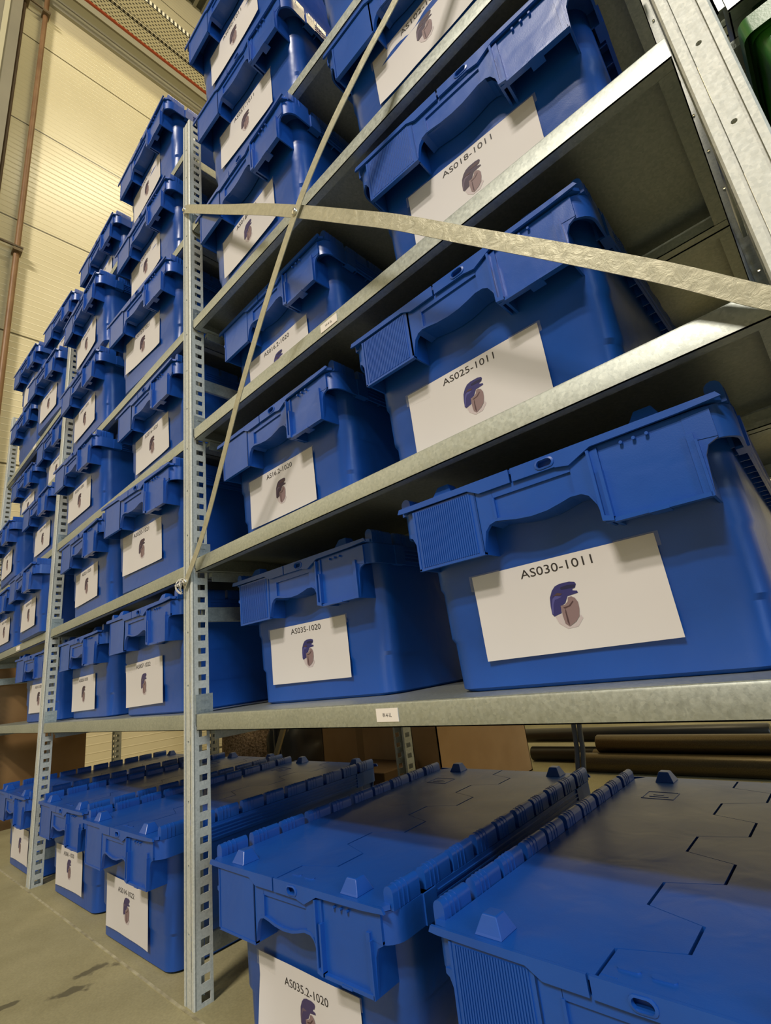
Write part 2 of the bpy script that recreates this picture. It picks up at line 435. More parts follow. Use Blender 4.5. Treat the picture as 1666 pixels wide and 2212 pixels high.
def make_upright(X, label):
    r = link('shelving_upright', None, None, (X, 0, 0)); tag(r, label, 'shelf upright', 'slotted steel uprights of the shelving')
    link('front_post', POST, r)
    link('rear_post', POST, r, (0, .605, 0), (0, 0, PI))
    for z in (.06, .62, 1.16, 1.86):
        b = MB(); b.box(-.004, .004, .03, .575, z, z + .03)
        b.build('cross_tie', GALV, r, bevel=.001)
    return r
U = {}
U[0] = make_upright(0, 'galvanised slotted upright in the picture centre where the two brace straps are screwed')
U[-1] = make_upright(-W, 'galvanised slotted upright left of the big middle one, between two full bays of blue crates')
U[-2] = make_upright(-2 * W, 'far slotted upright at the extreme left edge, standing before the cream wall')
U[1] = make_upright(W, 'bright slotted upright leaning across the top right corner, nearest the camera')
U[2] = make_upright(2 * W, 'slotted upright beyond the right edge of the picture')
def panel(b, x0, x1, y0, y1, z1, h, flip):
    """one folded sheet panel: deck, flanges and return lips"""
    t = .0012; z0 = z1 - h
    b.box(x0, x1, y0 + .002, y1 - .002, z1 - t, z1)
    b.prism([(y0, z0), (y0, z1 - .003), (y0 + .0009, z1 - .0009), (y0 + .003, z1), (y0 + .003, z1 - t), (y0 + t, z1 - .003), (y0 + t, z0)], x0, x1, 'x')
    b.prism([(y1, z0), (y1, z1 - .003), (y1 - .0009, z1 - .0009), (y1 - .003, z1), (y1 - .003, z1 - t), (y1 - t, z1 - .003), (y1 - t, z0)], x0, x1, 'x')
    b.box(x0, x1, y0, y0 + .014, z0, z0 + t); b.box(x0, x1, y1 - .016, y1, z0, z0 + t)
    b.box(x0, x1, y1 - .016, y1 - .015, z0, z0 + .008)
    for xe, s in ((x0, 1), (x1, -1)):
        xa, xb = sorted((xe, xe + s * t)); b.box(xa, xb, y0 + .002, y1 - .002, z0, z1)
        xa, xb = sorted((xe, xe + s * .016)); b.box(xa, xb, y0 + .0142, y1 - .0162, z0, z0 + t)
def shelf(bay, lvl, ztop, label):
    X0 = bay * W; x0, x1 = X0 + .0265, X0 + W - .0205
    r = link('steel_shelf', None, None, (X0, 0, ztop)); tag(r, label, 'shelf', 'galvanised steel shelves')
    b = MB(); panel(b, x0 - X0, x1 - X0, .005, .300, 0, SH, 0); b.build('front_panel', GALV, r, smooth=35)
    b = MB(); panel(b, x0 - X0, x1 - X0, .3015, .597, 0, SH, 0); b.build('rear_panel', GALV, r, smooth=35)
    # clips hooked into the slots of the uprights
    b = MB(); xx = x0 - X0
    b.box(xx - .0075, xx - .0055, .006, .040, -.02, .034)
    b.box(xx - .0075, xx - .0005, .006, .0085, -.02, .0)
    b.box(xx - .0055, xx - .0035, .014, .028, .006, .010); b.box(xx - .0055, xx - .0035, .014, .028, .022, .025)
    b.build('shelf_clip', GALV, r)
    b = MB(); b.box(xx - .0065, xx + .008, .036, .57, -SH - .010, -SH - .0006)
    b.box(xx + .0065, xx + .008, .036, .57, -SH - .020, -SH - .010)
    b.build('side_rail', GALV, r)
    return r
words = {1: 'lowest', 2: 'second', 3: 'third', 4: 'fourth', 5: 'fifth', 6: 'topmost'}
bayname = {0: 'right-hand bay', -1: 'middle bay', -2: 'far left bay', 1: 'bay beyond the right edge'}
SHV = {}
for bay in (0, -1, -2, 1):
    tops = TOP0 if bay in (0, 1) else TOP1
    for l, z in tops.items():
        SHV[bay, l] = shelf(bay, l, z, 'galvanised shelf, %s from the floor in the %s' % (words[l], bayname[bay]))

# ------------------------------------------------------------------ fonts / labels
def text_mesh(s, width, height, cx, cy, bold=0.0):
    c = bpy.data.curves.new('t', 'FONT'); c.body = s; c.size = 1.0; c.resolution_u = 3; c.offset = bold
    o = bpy.data.objects.new('t', c); COL.objects.link(o)
    dg = bpy.context.evaluated_depsgraph_get(); dg.update()
    me = bpy.data.meshes.new_from_object(o.evaluated_get(dg))
    bpy.data.objects.remove(o); bpy.data.curves.remove(c)
    xs = [v.co.x for v in me.vertices]; ys = [v.co.y for v in me.vertices]
    x0, x1, y0, y1 = min(xs), max(xs), min(ys), max(ys)
    kx = width / (x1 - x0); ky = height / (y1 - y0)
    for v in me.vertices:
        v.co = Vector(((v.co.x - (x0 + x1) / 2) * kx + cx, (v.co.y - (y0 + y1) / 2) * ky + cy, 0))
    me.materials.clear(); me.materials.append(INK)
    return me
def to_label(me, fn, off):
    for v in me.vertices:
        x, z = v.co.x, v.co.y
        v.co = Vector((x, fn(x, z) - off, z))
    me.update()
def label_fn(seed, amp, curl):
    def f(x, z):
        tilt = -(z / .10) * .0042
        w = amp * (noise.noise(Vector((x * 14 + seed * 3.1, z * 16, seed))) + .4)
        e = curl * (abs(x) / .105) ** 4 * max(0, (.02 - z) / .07) * .004
        return tilt - max(0, w) - e
    return f
PIC = dict(
 shadow=[(-0.0122, -0.0127), (-0.0041, -0.0108), (-0.004, -0.0207), (0.0013, -0.025), (0.0106, -0.0207), (0.0154, -0.0148), (0.0171, -0.0185), (0.0098, -0.0262), (-0.0014, -0.0270), (-0.0095, -0.0205)],
 hook=[(-0.0132, -0.0123), (-0.0151, -0.0095), (-0.0147, -0.0008), (-0.0132, 0.0082), (-0.0094, 0.0149), (-0.0049, 0.0191), (0.0008, 0.0208), (0.0117, 0.0211), (0.0173, 0.0197), (0.0184, 0.0172), (0.0165, 0.0136), (0.0135, 0.0128), (0.0131, 0.0113), (0.0178, 0.0101), (0.0183, 0.0078), (0.0063, 0.0064), (0.002, -0.0005), (-0.0037, -0.0027), (-0.0043, -0.0099)],
 hi=[(-0.0148, -0.0091), (-0.0135, -0.001), (-0.0108, 0.0063), (-0.0072, 0.0089), (-0.0001, 0.0071), (-0.0043, 0.0056), (-0.0083, 0.005), (-0.011, 0.0004), (-0.0134, -0.0097)],
 arm=[(0.0007, 0.0167), (0.0085, 0.0179), (0.0174, 0.017), (0.0162, 0.0141), (0.0074, 0.014), (0.0009, 0.0143)],
 eye=[(-0.0105, 0.0085), (-0.004, 0.0118), (0.0015, 0.0100), (-0.0015, 0.0085), (-0.007, 0.0092)],
 foot=[(-0.0036, -0.0023), (0.0017, -0.0018), (0.0053, 0.0012), (0.0064, 0.0051), (0.0102, 0.0055), (0.0136, 0.0033), (0.0159, -0.0016), (0.0155, -0.0086), (0.0137, -0.0159), (0.0093, -0.0205), (0.0009, -0.0248), (-0.0031, -0.0209), (-0.0038, -0.0131)],
 cup=[(-0.0014, -0.0045), (0.0054, -0.0034), (0.0108, 0.0011), (0.0113, -0.0003), (0.0069, -0.0045), (0.0005, -0.0061)],
 slit=[(0.0005, -0.0061), (0.0012, -0.0075), (0.0016, -0.0214), (0.0009, -0.0240), (-0.0003, -0.0200), (-0.0002, -0.0100)])
def picture_mesh(style, fn):
    b = MB(); order = ['shadow', 'hook', 'hi', 'arm', 'eye', 'foot', 'cup', 'slit']
    off = .00025; zc = 0.0
    for i, k in enumerate(order):
        pts = PIC[k]
        if style == 'plain' and k in ('arm', 'eye'): continue
        b.mi = i
        b.add([(x, fn(x, z + zc) - off - .00006 * i, z + zc) for x, z in pts], [tuple(range(len(pts)))])
    hk, hi_, ar = (NAVY, NAVYHI, NAVYDK) if style != 'plum' and style != 'plain' else (PLUM, PLUMHI, FOOTD)
    if style == 'plain': hk, hi_ = simple('print_purple', (.05, .035, .11), .6), PLUMHI
    me = bpy.data.meshes.new('printed_picture'); me.from_pydata(b.v, [], b.f)
    for m in (SHADOW, hk, hi_, ar, FOOTD, FOOTM, FOOTD, FOOTD): me.materials.append(m)
    for p, mi in zip(me.polygons, b.m): p.material_index = mi
    # paint every print the right way round (towards -y)
    bm = bmesh.new(); bm.from_mesh(me)
    for f in bm.faces:
        if f.normal.y > 0: f.normal_flip()
    bmesh.ops.triangulate(bm, faces=bm.faces); bm.to_mesh(me); bm.free()
    return me

# ------------------------------------------------------------------ crates
SX, SY, SZ = .95, .95, .975
LEN = .632
def scale_mb(b):
    b.v = [(x * SX, y * SY, z * SZ) for x, y, z in b.v]
PROFILE = [(0.0, .0150), (.004, .0095), (.060, .0080), (.066, .0050), (.126, .0038), (.132, .0014), (.235, .0)]
def crate_body(ribbed):
    b = MB()
    rings = [rrect(-.187 + i, .187 - i, .031 + i, LEN - .031 - i, .032, z, 6) for z, i in PROFILE]
    inner = [rrect(-.184, .184, .034, LEN - .034, .03, .235, 6), rrect(-.173, .173, .047, LEN - .047, .03, .01, 6)]
    b.loft(rings + inner, True, True)
    # collar ring round the rim, hollow underneath
    o1 = rrect(-.2, .2, 0, LEN, .026, .203, 6); o2 = rrect(-.2, .2, 0, LEN, .026, .2355, 6)
    i1 = rrect(-.197, .197, .003, LEN - .003, .024, .203, 6); i2 = rrect(-.197, .197, .003, LEN - .003, .024, .232, 6)
    w2 = rrect(-.1865, .1865, .032, LEN - .032, .032, .232, 6); w1 = rrect(-.1865, .1865, .032, LEN - .032, .032, .2355, 6)
    b.loft([w1, o2, o1, i1, i2, w2], False, False)
    # stiffening webs in the hollow below the side collars and lying ridges outside
    for s in (-1, 1):
        xa, xb = sorted((s * .184, s * .198))
        y = .06
        while y < LEN - .05:
            b.box(xa, xb, y, y + .002, .206, .233); y += .032
        for k in range(4):
            z = .2085 + k * .0065
            xa2, xb2 = sorted((s * .199, s * .2022)); b.box(xa2, xb2, .085, LEN - .085, z, z + .0022)
        xa3, xb3 = sorted((s * .190, s * .2025)); b.box(xa3, xb3, .060, .085, .203, .2355)
        b.box(xa3, xb3, LEN - .085, LEN - .060, .203, .2355)
        # hinge knuckles that belong to the body
        y = .008
        for k in range(10):
            if k % 2 == 0: knuckle(b, s, y, y + .050)
            y += .0618
    for end in (0, 1):
        f = MB()
        T = .003
        # left grip box
        x0, x1 = -.171, -.073
        f.box(x0, x1, -.0045, .002, .154, .2335)
        f.box(x0, x0 + .0025, -.0045, .036, .154, .2335); f.box(x1 - .0025, x1, -.0045, .036, .154, .2335)
        f.box(x0 - .0012, x0 + .002, -.0055, .0, .1535, .2325); f.box(x0 - .001, x1, -.0055, .0, .153, .156)
        if ribbed:
            n = 27
            for i in range(n):
                xx = x0 + .006 + i * (.086 / n); f.box(xx, xx + .0016, -.0058, -.002, .157, .231)
        # fillet at far left under the collar
        f.prism([(-.184, .206), (-.184, .2012), (-.180, .199), (-.175, .188), (-.1725, .155), (-.1705, .155), (-.1705, .206)], -.0008, .0026)
        # handle: grip plate, frame round it, curved lower lip
        arc = [(-.0725, .154), (-.0705, .168), (-.067, .180), (-.061, .186), (-.052, .1885), (-.040, .1868), (-.026, .1838), (-.006, .182), (.013, .183), (.028, .1862), (.041, .1895), (.053, .189), (.060, .185), (.066, .174), (.070, .153), (.079, .153)]
        f.prism([(-.054, .188), (-.026, .1838), (.013, .183), (.041, .1895), (.052, .189), (.052, .219), (-.054, .219)], -.0010, .0022)
        f.prism([(-.0735, .154), (-.0705, .168), (-.067, .180), (-.061, .186), (-.050, .1885), (-.050, .2285), (-.0735, .2335)], -.0035, .0024)
        f.prism([(.047, .189), (.053, .189), (.060, .185), (.066, .174), (.070, .153), (.079, .153), (.079, .232), (.047, .2255)], -.0035, .0024)
        f.box(-.0505, .0475, -.0035, .0023, .2165, .2268)
        for (ax, az), (bx, bz) in zip(arc[3:-3], arc[4:-2]):
            f.prism([(ax, az), (bx, bz), (bx, bz + .0035), (ax, az + .0035)], -.0042, .030)
        f.box(-.0515, -.0485, -.0044, .0, .191, .2172)
        # rib beside the card pocket
        f.box(.0685, .0715, -.0080, .034, .155, .231)
        f.box(.0765, .0800, -.0080, .034, .1528, .207)
        f.prism([(.0685, .155), (.080, .1525), (.080, .157), (.0715, .160)], -.0082, .0)
        # card pocket
        f.box(.0795, .1665, -.0010, .0022, .1550, .2338)
        f.box(.0795, .1665, -.0060, .0022, .1515, .1555)
        f.box(.1655, .168, -.0060, .036, .1512, .2065)
        f.box(.1595, .1658, -.0042, .0, .1552, .2135)
        f.prism([(.1655, .207), (.1655, .152), (.168, .152), (.1705, .190), (.1745, .199), (.184, .2035), (.184, .207)], -.0008, .0024)
        f.prism([(.160, .2335), (.160, .2068), (.184, .2043), (.184, .2335)], -.0014, .0024)
        f.box(.112, .130, -.0068, .010, .1510, .1535)
        for xx in (.104, .1165, .129): f.loft([[(xx + .0018 * math.cos(a * PI / 4), yy, .228 + .0018 * math.sin(a * PI / 4)) for a in range(8)] for yy in (-.0055, .0015)])
        if end == 0: b.add(f.v, f.f)
        else: b.add([(-x, LEN - y, z) for x, y, z in f.v], f.f)
    scale_mb(b)
    return b.mesh('body', BLUE, smooth=32)
def knuckle(b, s, y0, y1):
    cx = s * .1915; r = .0075
    prof = [(cx - r, .236), (cx + r, .236)] + [(cx + r * math.cos(a * PI / 6), .252 + r * math.sin(a * PI / 6)) for a in range(7)]
    b.prism(prof, y0, y1)
    r2 = r + .0007
    for yy in (y0 + .010, y0 + .018, y0 + .026):
        prof = [(cx - r2, .236), (cx + r2, .236)] + [(cx + r2 * math.cos(a * PI / 6), .252 + r2 * math.sin(a * PI / 6)) for a in range(7)]
        b.prism(prof, yy, yy + .0016)
def lid_half(side):
    """side -1: left flap, +1: right flap, meeting in a toothed seam"""
    b = MB()
    xa, xb = -.014, .042; pitch = LEN / 8.0
    seam = []; y = -.004
    cur = xa; seam.append((cur, y))
    ys = [.052, .124, .202, .280, .356, .434, .512, .584]
    for k, yy in enumerate(ys):
        nxt = xb if cur == xa else xa
        seam.append((cur, yy - .010)); seam.append((nxt, yy + .010)); cur = nxt
    seam.append((cur, LEN + .004))
    gp = .0016
    if side < 0:
        pts = [(x - gp, y) for x, y in seam]
        rr = .022; e = .183
        outer = [(-e, LEN - .004 - .0), (-e, .026)]
        outer = [(-e + .016, LEN + .004), (-e, LEN - .012), (-e, .014), (-e - .006, .010), (-e - .012, .006), (-e - .006, -.002), (-e + .010, -.004)]
        poly = pts + outer
    else:
        pts = [(x + gp, y) for x, y in seam]
        e = .183
        outer = [(e - .010, -.004), (e + .006, -.002), (e + .012, .006), (e + .006, .010), (e, .014), (e, LEN - .012), (e - .016, LEN + .004)]
        poly = outer + pts[::-1]
    b.prism(poly, .2375, .2425, 'z')
    # raised edge plate
    # front and rear skirts
    for end in (0, 1):
        f = MB()
        if side * (1 if end == 0 else -1) < 0:
            f.prism([(-.196, .2365), (-.193, .2425), (-.0225, .2425), (-.0225, .2265), (-.066, .2265), (-.082, .2345), (-.185, .2355)], -.0075, -.0042)
        else:
            f.prism([(-.0195, .2425), (-.0195, .2265), (.012, .2262), (.012, .2425)], -.0075, -.0042)
            f.prism([(.033, .2425), (.033, .2255), (.048, .2225), (.074, .2345), (.160, .2355), (.1965, .2375), (.193, .2425)], -.0075, -.0042)
            f.box(.012, .033, -.0075, -.0042, .2262, .2305); f.box(.012, .033, -.0075, -.0042, .2375, .2425)
            # oval rim round the seal hole
            ring = []
            for k in range(16):
                a = 2 * PI * k / 16
                ring.append((.0225 + (.0035 if math.cos(a) > 0 else -.0035) + .0055 * math.cos(a), .234 + .0045 * math.sin(a)))
            big = [((x - .0225) * 1.28 + .0225, (z - .234) * 1.35 + .234) for x, z in ring]
            n = 16
            vs = [(x, -.0090, z) for x, z in ring] + [(x, -.0084, z) for x, z in big] + [(x, -.0065, z) for x, z in big] + [(x, -.0042, z) for x, z in ring]
            fs = []
            for i in range(n):
                j = (i + 1) % n
                fs += [(i, j, n + j, n + i), (n + i, n + j, 2 * n + j, 2 * n + i), (i, 3 * n + i, 3 * n + j, j)]
            f.add(vs, fs)
            f.add([(.010, -.0015, .2285), (.035, -.0015, .2285), (.035, -.0015, .2395), (.010, -.0015, .2395)], [(0, 1, 2, 3)])
            # moulded marks behind the seal hole
        if end == 0: b.add(f.v, f.f)
        else: b.add([(-x, LEN - y, z) for x, y, z in f.v], f.f)
    # two raised oval marks
    if side > 0:
        for xx in (.006, .034):
            for k in range(1):
                ring = [(xx + (.006 if math.cos(a * PI / 6) > 0 else -.006) + .004 * math.cos(a * PI / 6), .016 + .0035 * math.sin(a * PI / 6)) for a in range(12)]
                b.prism(ring, .2425, .2436, 'z')
        b.box(-.012 + .0, .002, .0, .001, .2425, .2428)
    # knuckles that belong to the flap
    y = .008
    for k in range(10):
        if k % 2 == 1: knuckle(b, side, y, y + .054)
        y += .0618
    # maker plate frame at the rear corner
    if side < 0:
        x0, x1, y0, y1 = -.135, -.085, .500, .540
        for (a, c, d, e2) in ((x0, x1, y0, y0 + .0015), (x0, x1, y1, y1 + .0015), (x0, x0 + .0015, y0, y1), (x1, x1 + .0015, y0, y1), (x0 + .01, x1 - .01, y0 + .012, y0 + .016), (x0 + .014, x1 - .02, y0 + .022, y0 + .026)):
            b.box(a, c, d, e2, .2425, .2432)
    scale_mb(b)
    return b.mesh('lid_flap', BLUE, smooth=32)
def nub_mesh():
    b = MB()
    def q(hx, y0, y1, z): return [(-hx, y0, z), (hx, y0, z), (hx, y1, z), (-hx, y1, z)]
    b.loft([q(.0160, .000, .031, .2425), q(.0150, .0015, .0295, .2450), q(.0088, .0070, .0235, .2580), q(.0078, .0080, .0225, .2590)])
    scale_mb(b)
    return b.mesh('stacking_nub', BLUE, bevel=.0006)
BODY = {False: crate_body(False), True: crate_body(True)}
LIDM = {-1: lid_half(-1), 1: lid_half(1)}
NUB = nub_mesh()

def new_crate(name='attached_lid_crate'):
    r = link(name, None)
    link('body', BODY[False], r)
    for s in (-1, 1):
        l = link('lid_flap', LIDM[s], r)
        link('stacking_nub', NUB, l, (s * .127 * .95 + .002, 0, 0))
        link('stacking_nub', NUB, l, (s * .127 * .95 + .002, LEN * SY, 0), (0, 0, PI))
    return r
def copy_tree(o, parent=None):
    c = o.copy(); COL.objects.link(c); c.parent = parent
    for ch in list(o.children):
        if not ch.name.startswith('paper_label'): copy_tree(ch, c)
    return c
PROTO = new_crate()
used = [False]
GRP = 'blue lidded storage crates'
def crate(x, y, z, rot, ribbed, label, code, pic='navy', tape=True, lx=0.0, lz=0.083, seed=0, lrot=0.0, curl=0.5, group=GRP, paper=True, tz=.0395):
    r = PROTO if not used[0] else copy_tree(PROTO)
    used[0] = True
    r.location = (x, y, z); r.rotation_euler = (0, 0, math.radians(rot))
    r['label'] = label; r['category'] = 'crate'; r['group'] = group
    for ch in r.children:
        if ch.name.startswith('body'): ch.data = BODY[ribbed]
    if not paper: return r
    fn = label_fn(seed, .0007, curl)
    b = MB(); nx, nz = 16, 10; w, h = .21, .10
    for j in range(nz + 1):
        for i in range(nx + 1):
            xx = -w / 2 + w * i / nx; zz = -h / 2 + h * j / nz
            b.v.append((xx, fn(xx, zz), zz))
    for j in range(nz):
        for i in range(nx):
            a = j * (nx + 1) + i; b.f.append((a, a + 1, a + nx + 2, a + nx + 1)); b.m.append(0)
    me = b.mesh('paper_label', PAPER)
    for p in me.polygons: p.use_smooth = True
    lab = link('paper_label', me, r, (lx, .0320, lz), (0, math.radians(lrot), 0))
    lab['label'] = 'white printed paper label'
    if code:
        tm = text_mesh(code, .0083 * len(code) * (.92 if '.' in code else 1), .0096, 0, tz)
        to_label(tm, fn, .0003); link('printed_code', tm, lab)
    link('printed_picture', picture_mesh(pic, fn), lab)
    if tape:
        for s in (-1, 1):
            b = MB(); x0 = s * .105; x1 = s * .066 ; xa, xb = sorted((x0 + s * .004, x1))
            z0, z1 = .033, .0515
            n = 4
            for i in range(n + 1):
                xx = xa + (xb - xa) * i / n
                for zz in (z0 + .001 * s * i, z1): b.v.append((xx, fn(max(-.105, min(.105, xx)), min(zz, .05)) - .0006, zz))
            for i in range(n): b.f.append((2 * i, 2 * i + 2, 2 * i + 3, 2 * i + 1)); b.m.append(0)
            link('clear_tape', b.mesh('clear_tape', TAPE), lab)
    return r

def C0(l): return TOP0[l] + .0003
def C1(l): return TOP1[l] + .0003
# right-hand bay: column beside the middle upright, then column beside the near upright
crate(.262, .070, C0(1), 2.0, True, 'blue crate on the lowest shelf with paper label AS035-1020', 'AS035-1020', seed=1, lx=-0.015, lz=0.083, lrot=0.5)
crate(.752, .030, C0(1), 1.8, True, 'largest-looking blue crate, paper label AS030-1011, ribbed grip', 'AS030-1011', seed=2, lx=-0.007, lz=0.084, lrot=-0.5)
crate(.259, .037, C0(2), -.5, False, 'blue crate with paper label AS16.2-1020 behind the slanting brace strap', 'AS16.2-1020', 'plum', seed=3, lx=-0.019, lz=0.087, lrot=0.8)
crate(.694, .034, C0(2), .5, True, 'blue ribbed-grip crate with paper label AS025-1011 under the crossing strap', 'AS025-1011', seed=4, lx=-0.011, lz=0.072, lrot=0.3)
crate(.256, .051, C0(3), -.2, False, 'blue crate whose label AS016.2-1020 is half hidden by the shelf edge', 'AS016.2-1020', 'navy', seed=5, lx=-0.016, lz=0.083, lrot=0.0)
crate(.763, .028, C0(3), 3.0, True, 'blue ribbed-grip crate with paper label AS018-1011 near the right upright', 'AS018-1011', 'plum', seed=6, lx=-0.012, lz=0.092, lrot=0.8)
crate(.268, -.015, C0(4), -1.5, False, 'blue crate with label AS018-1020 just above the strap screwed to the middle upright', 'AS018-1020', 'plain', seed=7, lx=-0.018, lz=0.090, lrot=0.3)
crate(.738, .002, C0(4), 0, False, 'blue crate high up with paper label AS102-1011', 'AS102-1011', 'plum', seed=8, lx=0.001, lz=0.108, lrot=0.0)
crate(.286, -.020, C0(5), 1.0, False, 'blue crate on the top shelf with label AS051-1011, lower of two stacked', 'AS051-1011', 'plum', seed=9, lx=-0.015, lz=0.100, lrot=1.4)
crate(.290, -.046, C0(5) + .2530, .0, False, 'blue crate with label AS090-1011 stacked on another crate at the top edge', 'AS090-1011', 'plum', seed=10, lx=-0.013, lz=0.102, lrot=0.0)
crate(.724, -.030, C0(5), 0, False, 'blue crate cut off by the top edge, right of the stacked pair', 'AS103-1011', 'plum', seed=11)
# middle bay
m1 = [(2, 1, -.25, .0, 0, 'AS007-1022', 'plain', -.039, .073, 1.1), (1, 1, -.780, .03, 0, 'AS028-1030', 'plum', -.039, .074, .5),
      (2, 2, -.222, -.026, 2.5, 'AS020-1021', 'plum', -.027, .095, 0), (1, 2, -.668, -.017, -1, 'AS021-1020', 'plum', -.02, .088, .5),
      (2, 3, -.254, .001, 0, 'AS016-1021', 'plum', -.018, .093, .8), (1, 3, -.747, -.028, 1, 'AS007-1030', 'plum', -.02, .088, .5),
      (2, 4, -.245, -.029, 2.5, 'AS012.2-1021', 'plum', -.026, .105, -2), (1, 4, -.735, -.032, 0, 'AS011-1030', 'plum', -.02, .088, .5),
      (2, 5, -.255, -.021, 0, 'AS007-1021', 'plum', -.034, .106, 0), (1, 5, -.724, -.045, -1, 'AS010-1030', 'plum', -.02, .088, .5),
      (2, 6, -.253, -.026, -1, 'AS004-1021', 'plum', -.031, .104, 1.5), (1, 6, -.739, -.001, 0, 'AS005-1030', 'plum', -.02, .088, .5)]
side = {1: 'left', 2: 'right'}
for c, l, x, y, rt, code, pic, lx, lz, tl in m1:
    crate(x, y, C1(l), rt, False, 'blue labelled crate, %s shelf of the middle bay, %s of two' % (words[l], side[c]), code, pic, seed=20 + 2 * l + c, lx=lx, lz=lz, lrot=-tl)
m2 = [(2, 1, -1.285, .02, 2), (2, 2, -1.228, -.045, -1), (1, 2, -1.70, -.03, 0), (2, 3, -1.24, -.019, 0), (1, 3, -1.712, -.041, -1),
      (2, 4, -1.232, .006, 0), (1, 4, -1.742, .02, 1), (2, 5, -1.228, -.041, 2), (1, 5, -1.698, -.015, 1), (2, 6, -1.23, -.001, 2), (1, 6, -1.69, -.024, 2)]
for c, l, x, y, rt in m2:
    nolab = (c == 1 and l == 5)
    if l == 1: t = 'small far blue crate alone on the lowest shelf, before the brown board'
    else: t = 'distant blue crate, %s shelf of the far left bay, %s of two' % (words[l], side[c])
    crate(x, y, C1(l), rt, False, t, 'AS0%02d-10%d0' % (10 + l * 3 + c, l + 1), 'plum', tape=False, seed=50 + 2 * l + c, paper=not nolab)
# crates on the floor
crate(.314, -.016, .0005, 1.2, False, 'blue crate on the floor with label AS035.2-1020, lid seen from above', 'AS035.2-1020', 'plain', seed=70, curl=2.5, lx=-0.012, lz=0.068, lrot=0.8, tz=.0285)
crate(.751, -.014, .0005, -.3, True, 'blue crate on the floor in the bottom right corner, toothed lid seam', 'AS040-1011', seed=71)
crate(-.285, -.018, .0005, 1.2, False, 'blue crate on the floor with label AS014-1022, left of the middle upright', 'AS014-1022', 'plain', seed=72, lx=-0.021, lz=0.075, lrot=0.8, tz=.030)
crate(-.735, -.001, .0005, .8, False, 'blue crate on the floor with label AS061-1020, between two uprights', 'AS061-1020', 'plain', seed=73, lx=-0.018, lz=0.078, lrot=-1.1, tz=.032)
crate(-1.237, -.010, .0005, 0, False, 'leftmost blue crate on the floor, half hidden by the left upright', None, 'plain', seed=74, lz=.078)

# ------------------------------------------------------------------ green crate in the next bay
gr = link('green_crate', None, None, (1.303, .010, TOP0[2] + .0006)); tag(gr, 'green plastic crate beyond the near right upright', 'crate')
b = MB(); b.loft([rrect(-.24, .24, 0, .50, .02, 0, 4), rrect(-.255, .255, -.004, .504, .008, .236, 4)], True, False)
b.loft([rrect(-.235, .235, .005, .495, .02, .01, 4)[::-1], rrect(-.25, .25, .001, .499, .008, .236, 4)[::-1]], True, False)
b.build('body', GREEN, gr, smooth=35)
b = MB(); b.loft([rrect(-.262, .262, -.012, .512, .008, .222, 4), rrect(-.262, .262, -.012, .512, .008, .240, 4), rrect(-.2565, .2565, -.0055, .5055, .008, .240, 4), rrect(-.2565, .2565, -.0055, .5055, .008, .222, 4)], False, False)
b.build('rim', GREEN, gr, smooth=35)

# ------------------------------------------------------------------ brace straps
def strap(path, w0, w1, name, label, t=.0012):
    b = MB(); P = [Vector(p) for p in path]; rings = []
    # resample smoothly
    Q = []
    for i in range(len(P) - 1):
        p0 = P[max(i - 1, 0)]; p1 = P[i]; p2 = P[i + 1]; p3 = P[min(i + 2, len(P) - 1)]
        for k in range(6):
            u = k / 6
            Q.append(.5 * ((2 * p1) + (p2 - p0) * u + (2 * p0 - 5 * p1 + 4 * p2 - p3) * u * u + (-p0 + 3 * p1 - 3 * p2 + p3) * u ** 3))
    Q.append(P[-1])
    for i, p in enumerate(Q):
        d = (Q[min(i + 1, len(Q) - 1)] - Q[max(i - 1, 0)]).normalized()
        s = Vector((-d.z, 0, d.x)).normalized(); n = d.cross(s).normalized()
        w = w0 + (w1 - w0) * i / (len(Q) - 1)
        rings.append([p + s * w / 2 + n * t / 2, p - s * w / 2 + n * t / 2, p - s * w / 2 - n * t / 2, p + s * w / 2 - n * t / 2])
    b.loft(rings)
    o = b.build(name, STRAP, smooth=25); tag(o, label, 'brace strap', 'crossed brace straps')
    return o
A = [(-.004, -.0030, 1.690), (.002, -.0035, 1.684), (.041, -.012, 1.646), (.235, -.033, 1.459), (.394, -.051, 1.307), (.510, -.060, 1.194), (.617, -.059, 1.092), (.690, -.054, 1.024), (.775, -.042, .941), (.862, -.030, .857), (.935, -.017, .786), (.985, -.008, .733), (1.017, -.004, .702)]
Bp = [(-.002, -.0035, .696), (.0015, -.0045, .700), (.089, -.010, .782), (.196, -.027, .886), (.292, -.043, .980), (.408, -.058, 1.090), (.508, -.0645, 1.189), (.584, -.062, 1.264), (.669, -.050, 1.347), (.738, -.036, 1.415), (.85, -.018, 1.525), (1.015, -.0045, 1.69)]
sa = strap(A, .0225, .0175, 'brace_strap', 'pale steel strap falling to the right across the crates')
sb = strap(Bp, .0165, .0165, 'brace_strap', 'thin steel strap rising steeply from the middle upright to the top edge')
b = MB(); b.loft([[(.508 + .006 * math.cos(a * PI / 6) * k, -.0655 - d, 1.191 + .006 * math.sin(a * PI / 6) * k) for a in range(12)] for k, d in ((1, -.001), (1, .002), (.7, .0035), (.3, .004))])
b.build('rivet', ZINC, sb, smooth=60)
for (x, z), par in (((.001, 1.683), sa), ((.0015, .702), sb)):
    b = MB(); b.loft([[(x + .006 * math.cos(q * PI / 6) * k, -.0052 - d, z + .006 * math.sin(q * PI / 6) * k) for q in range(12)] for k, d in ((1, -.001), (1, .002), (.75, .0038), (.3, .0045))])
    b.build('screw', ZINC, par, smooth=60)
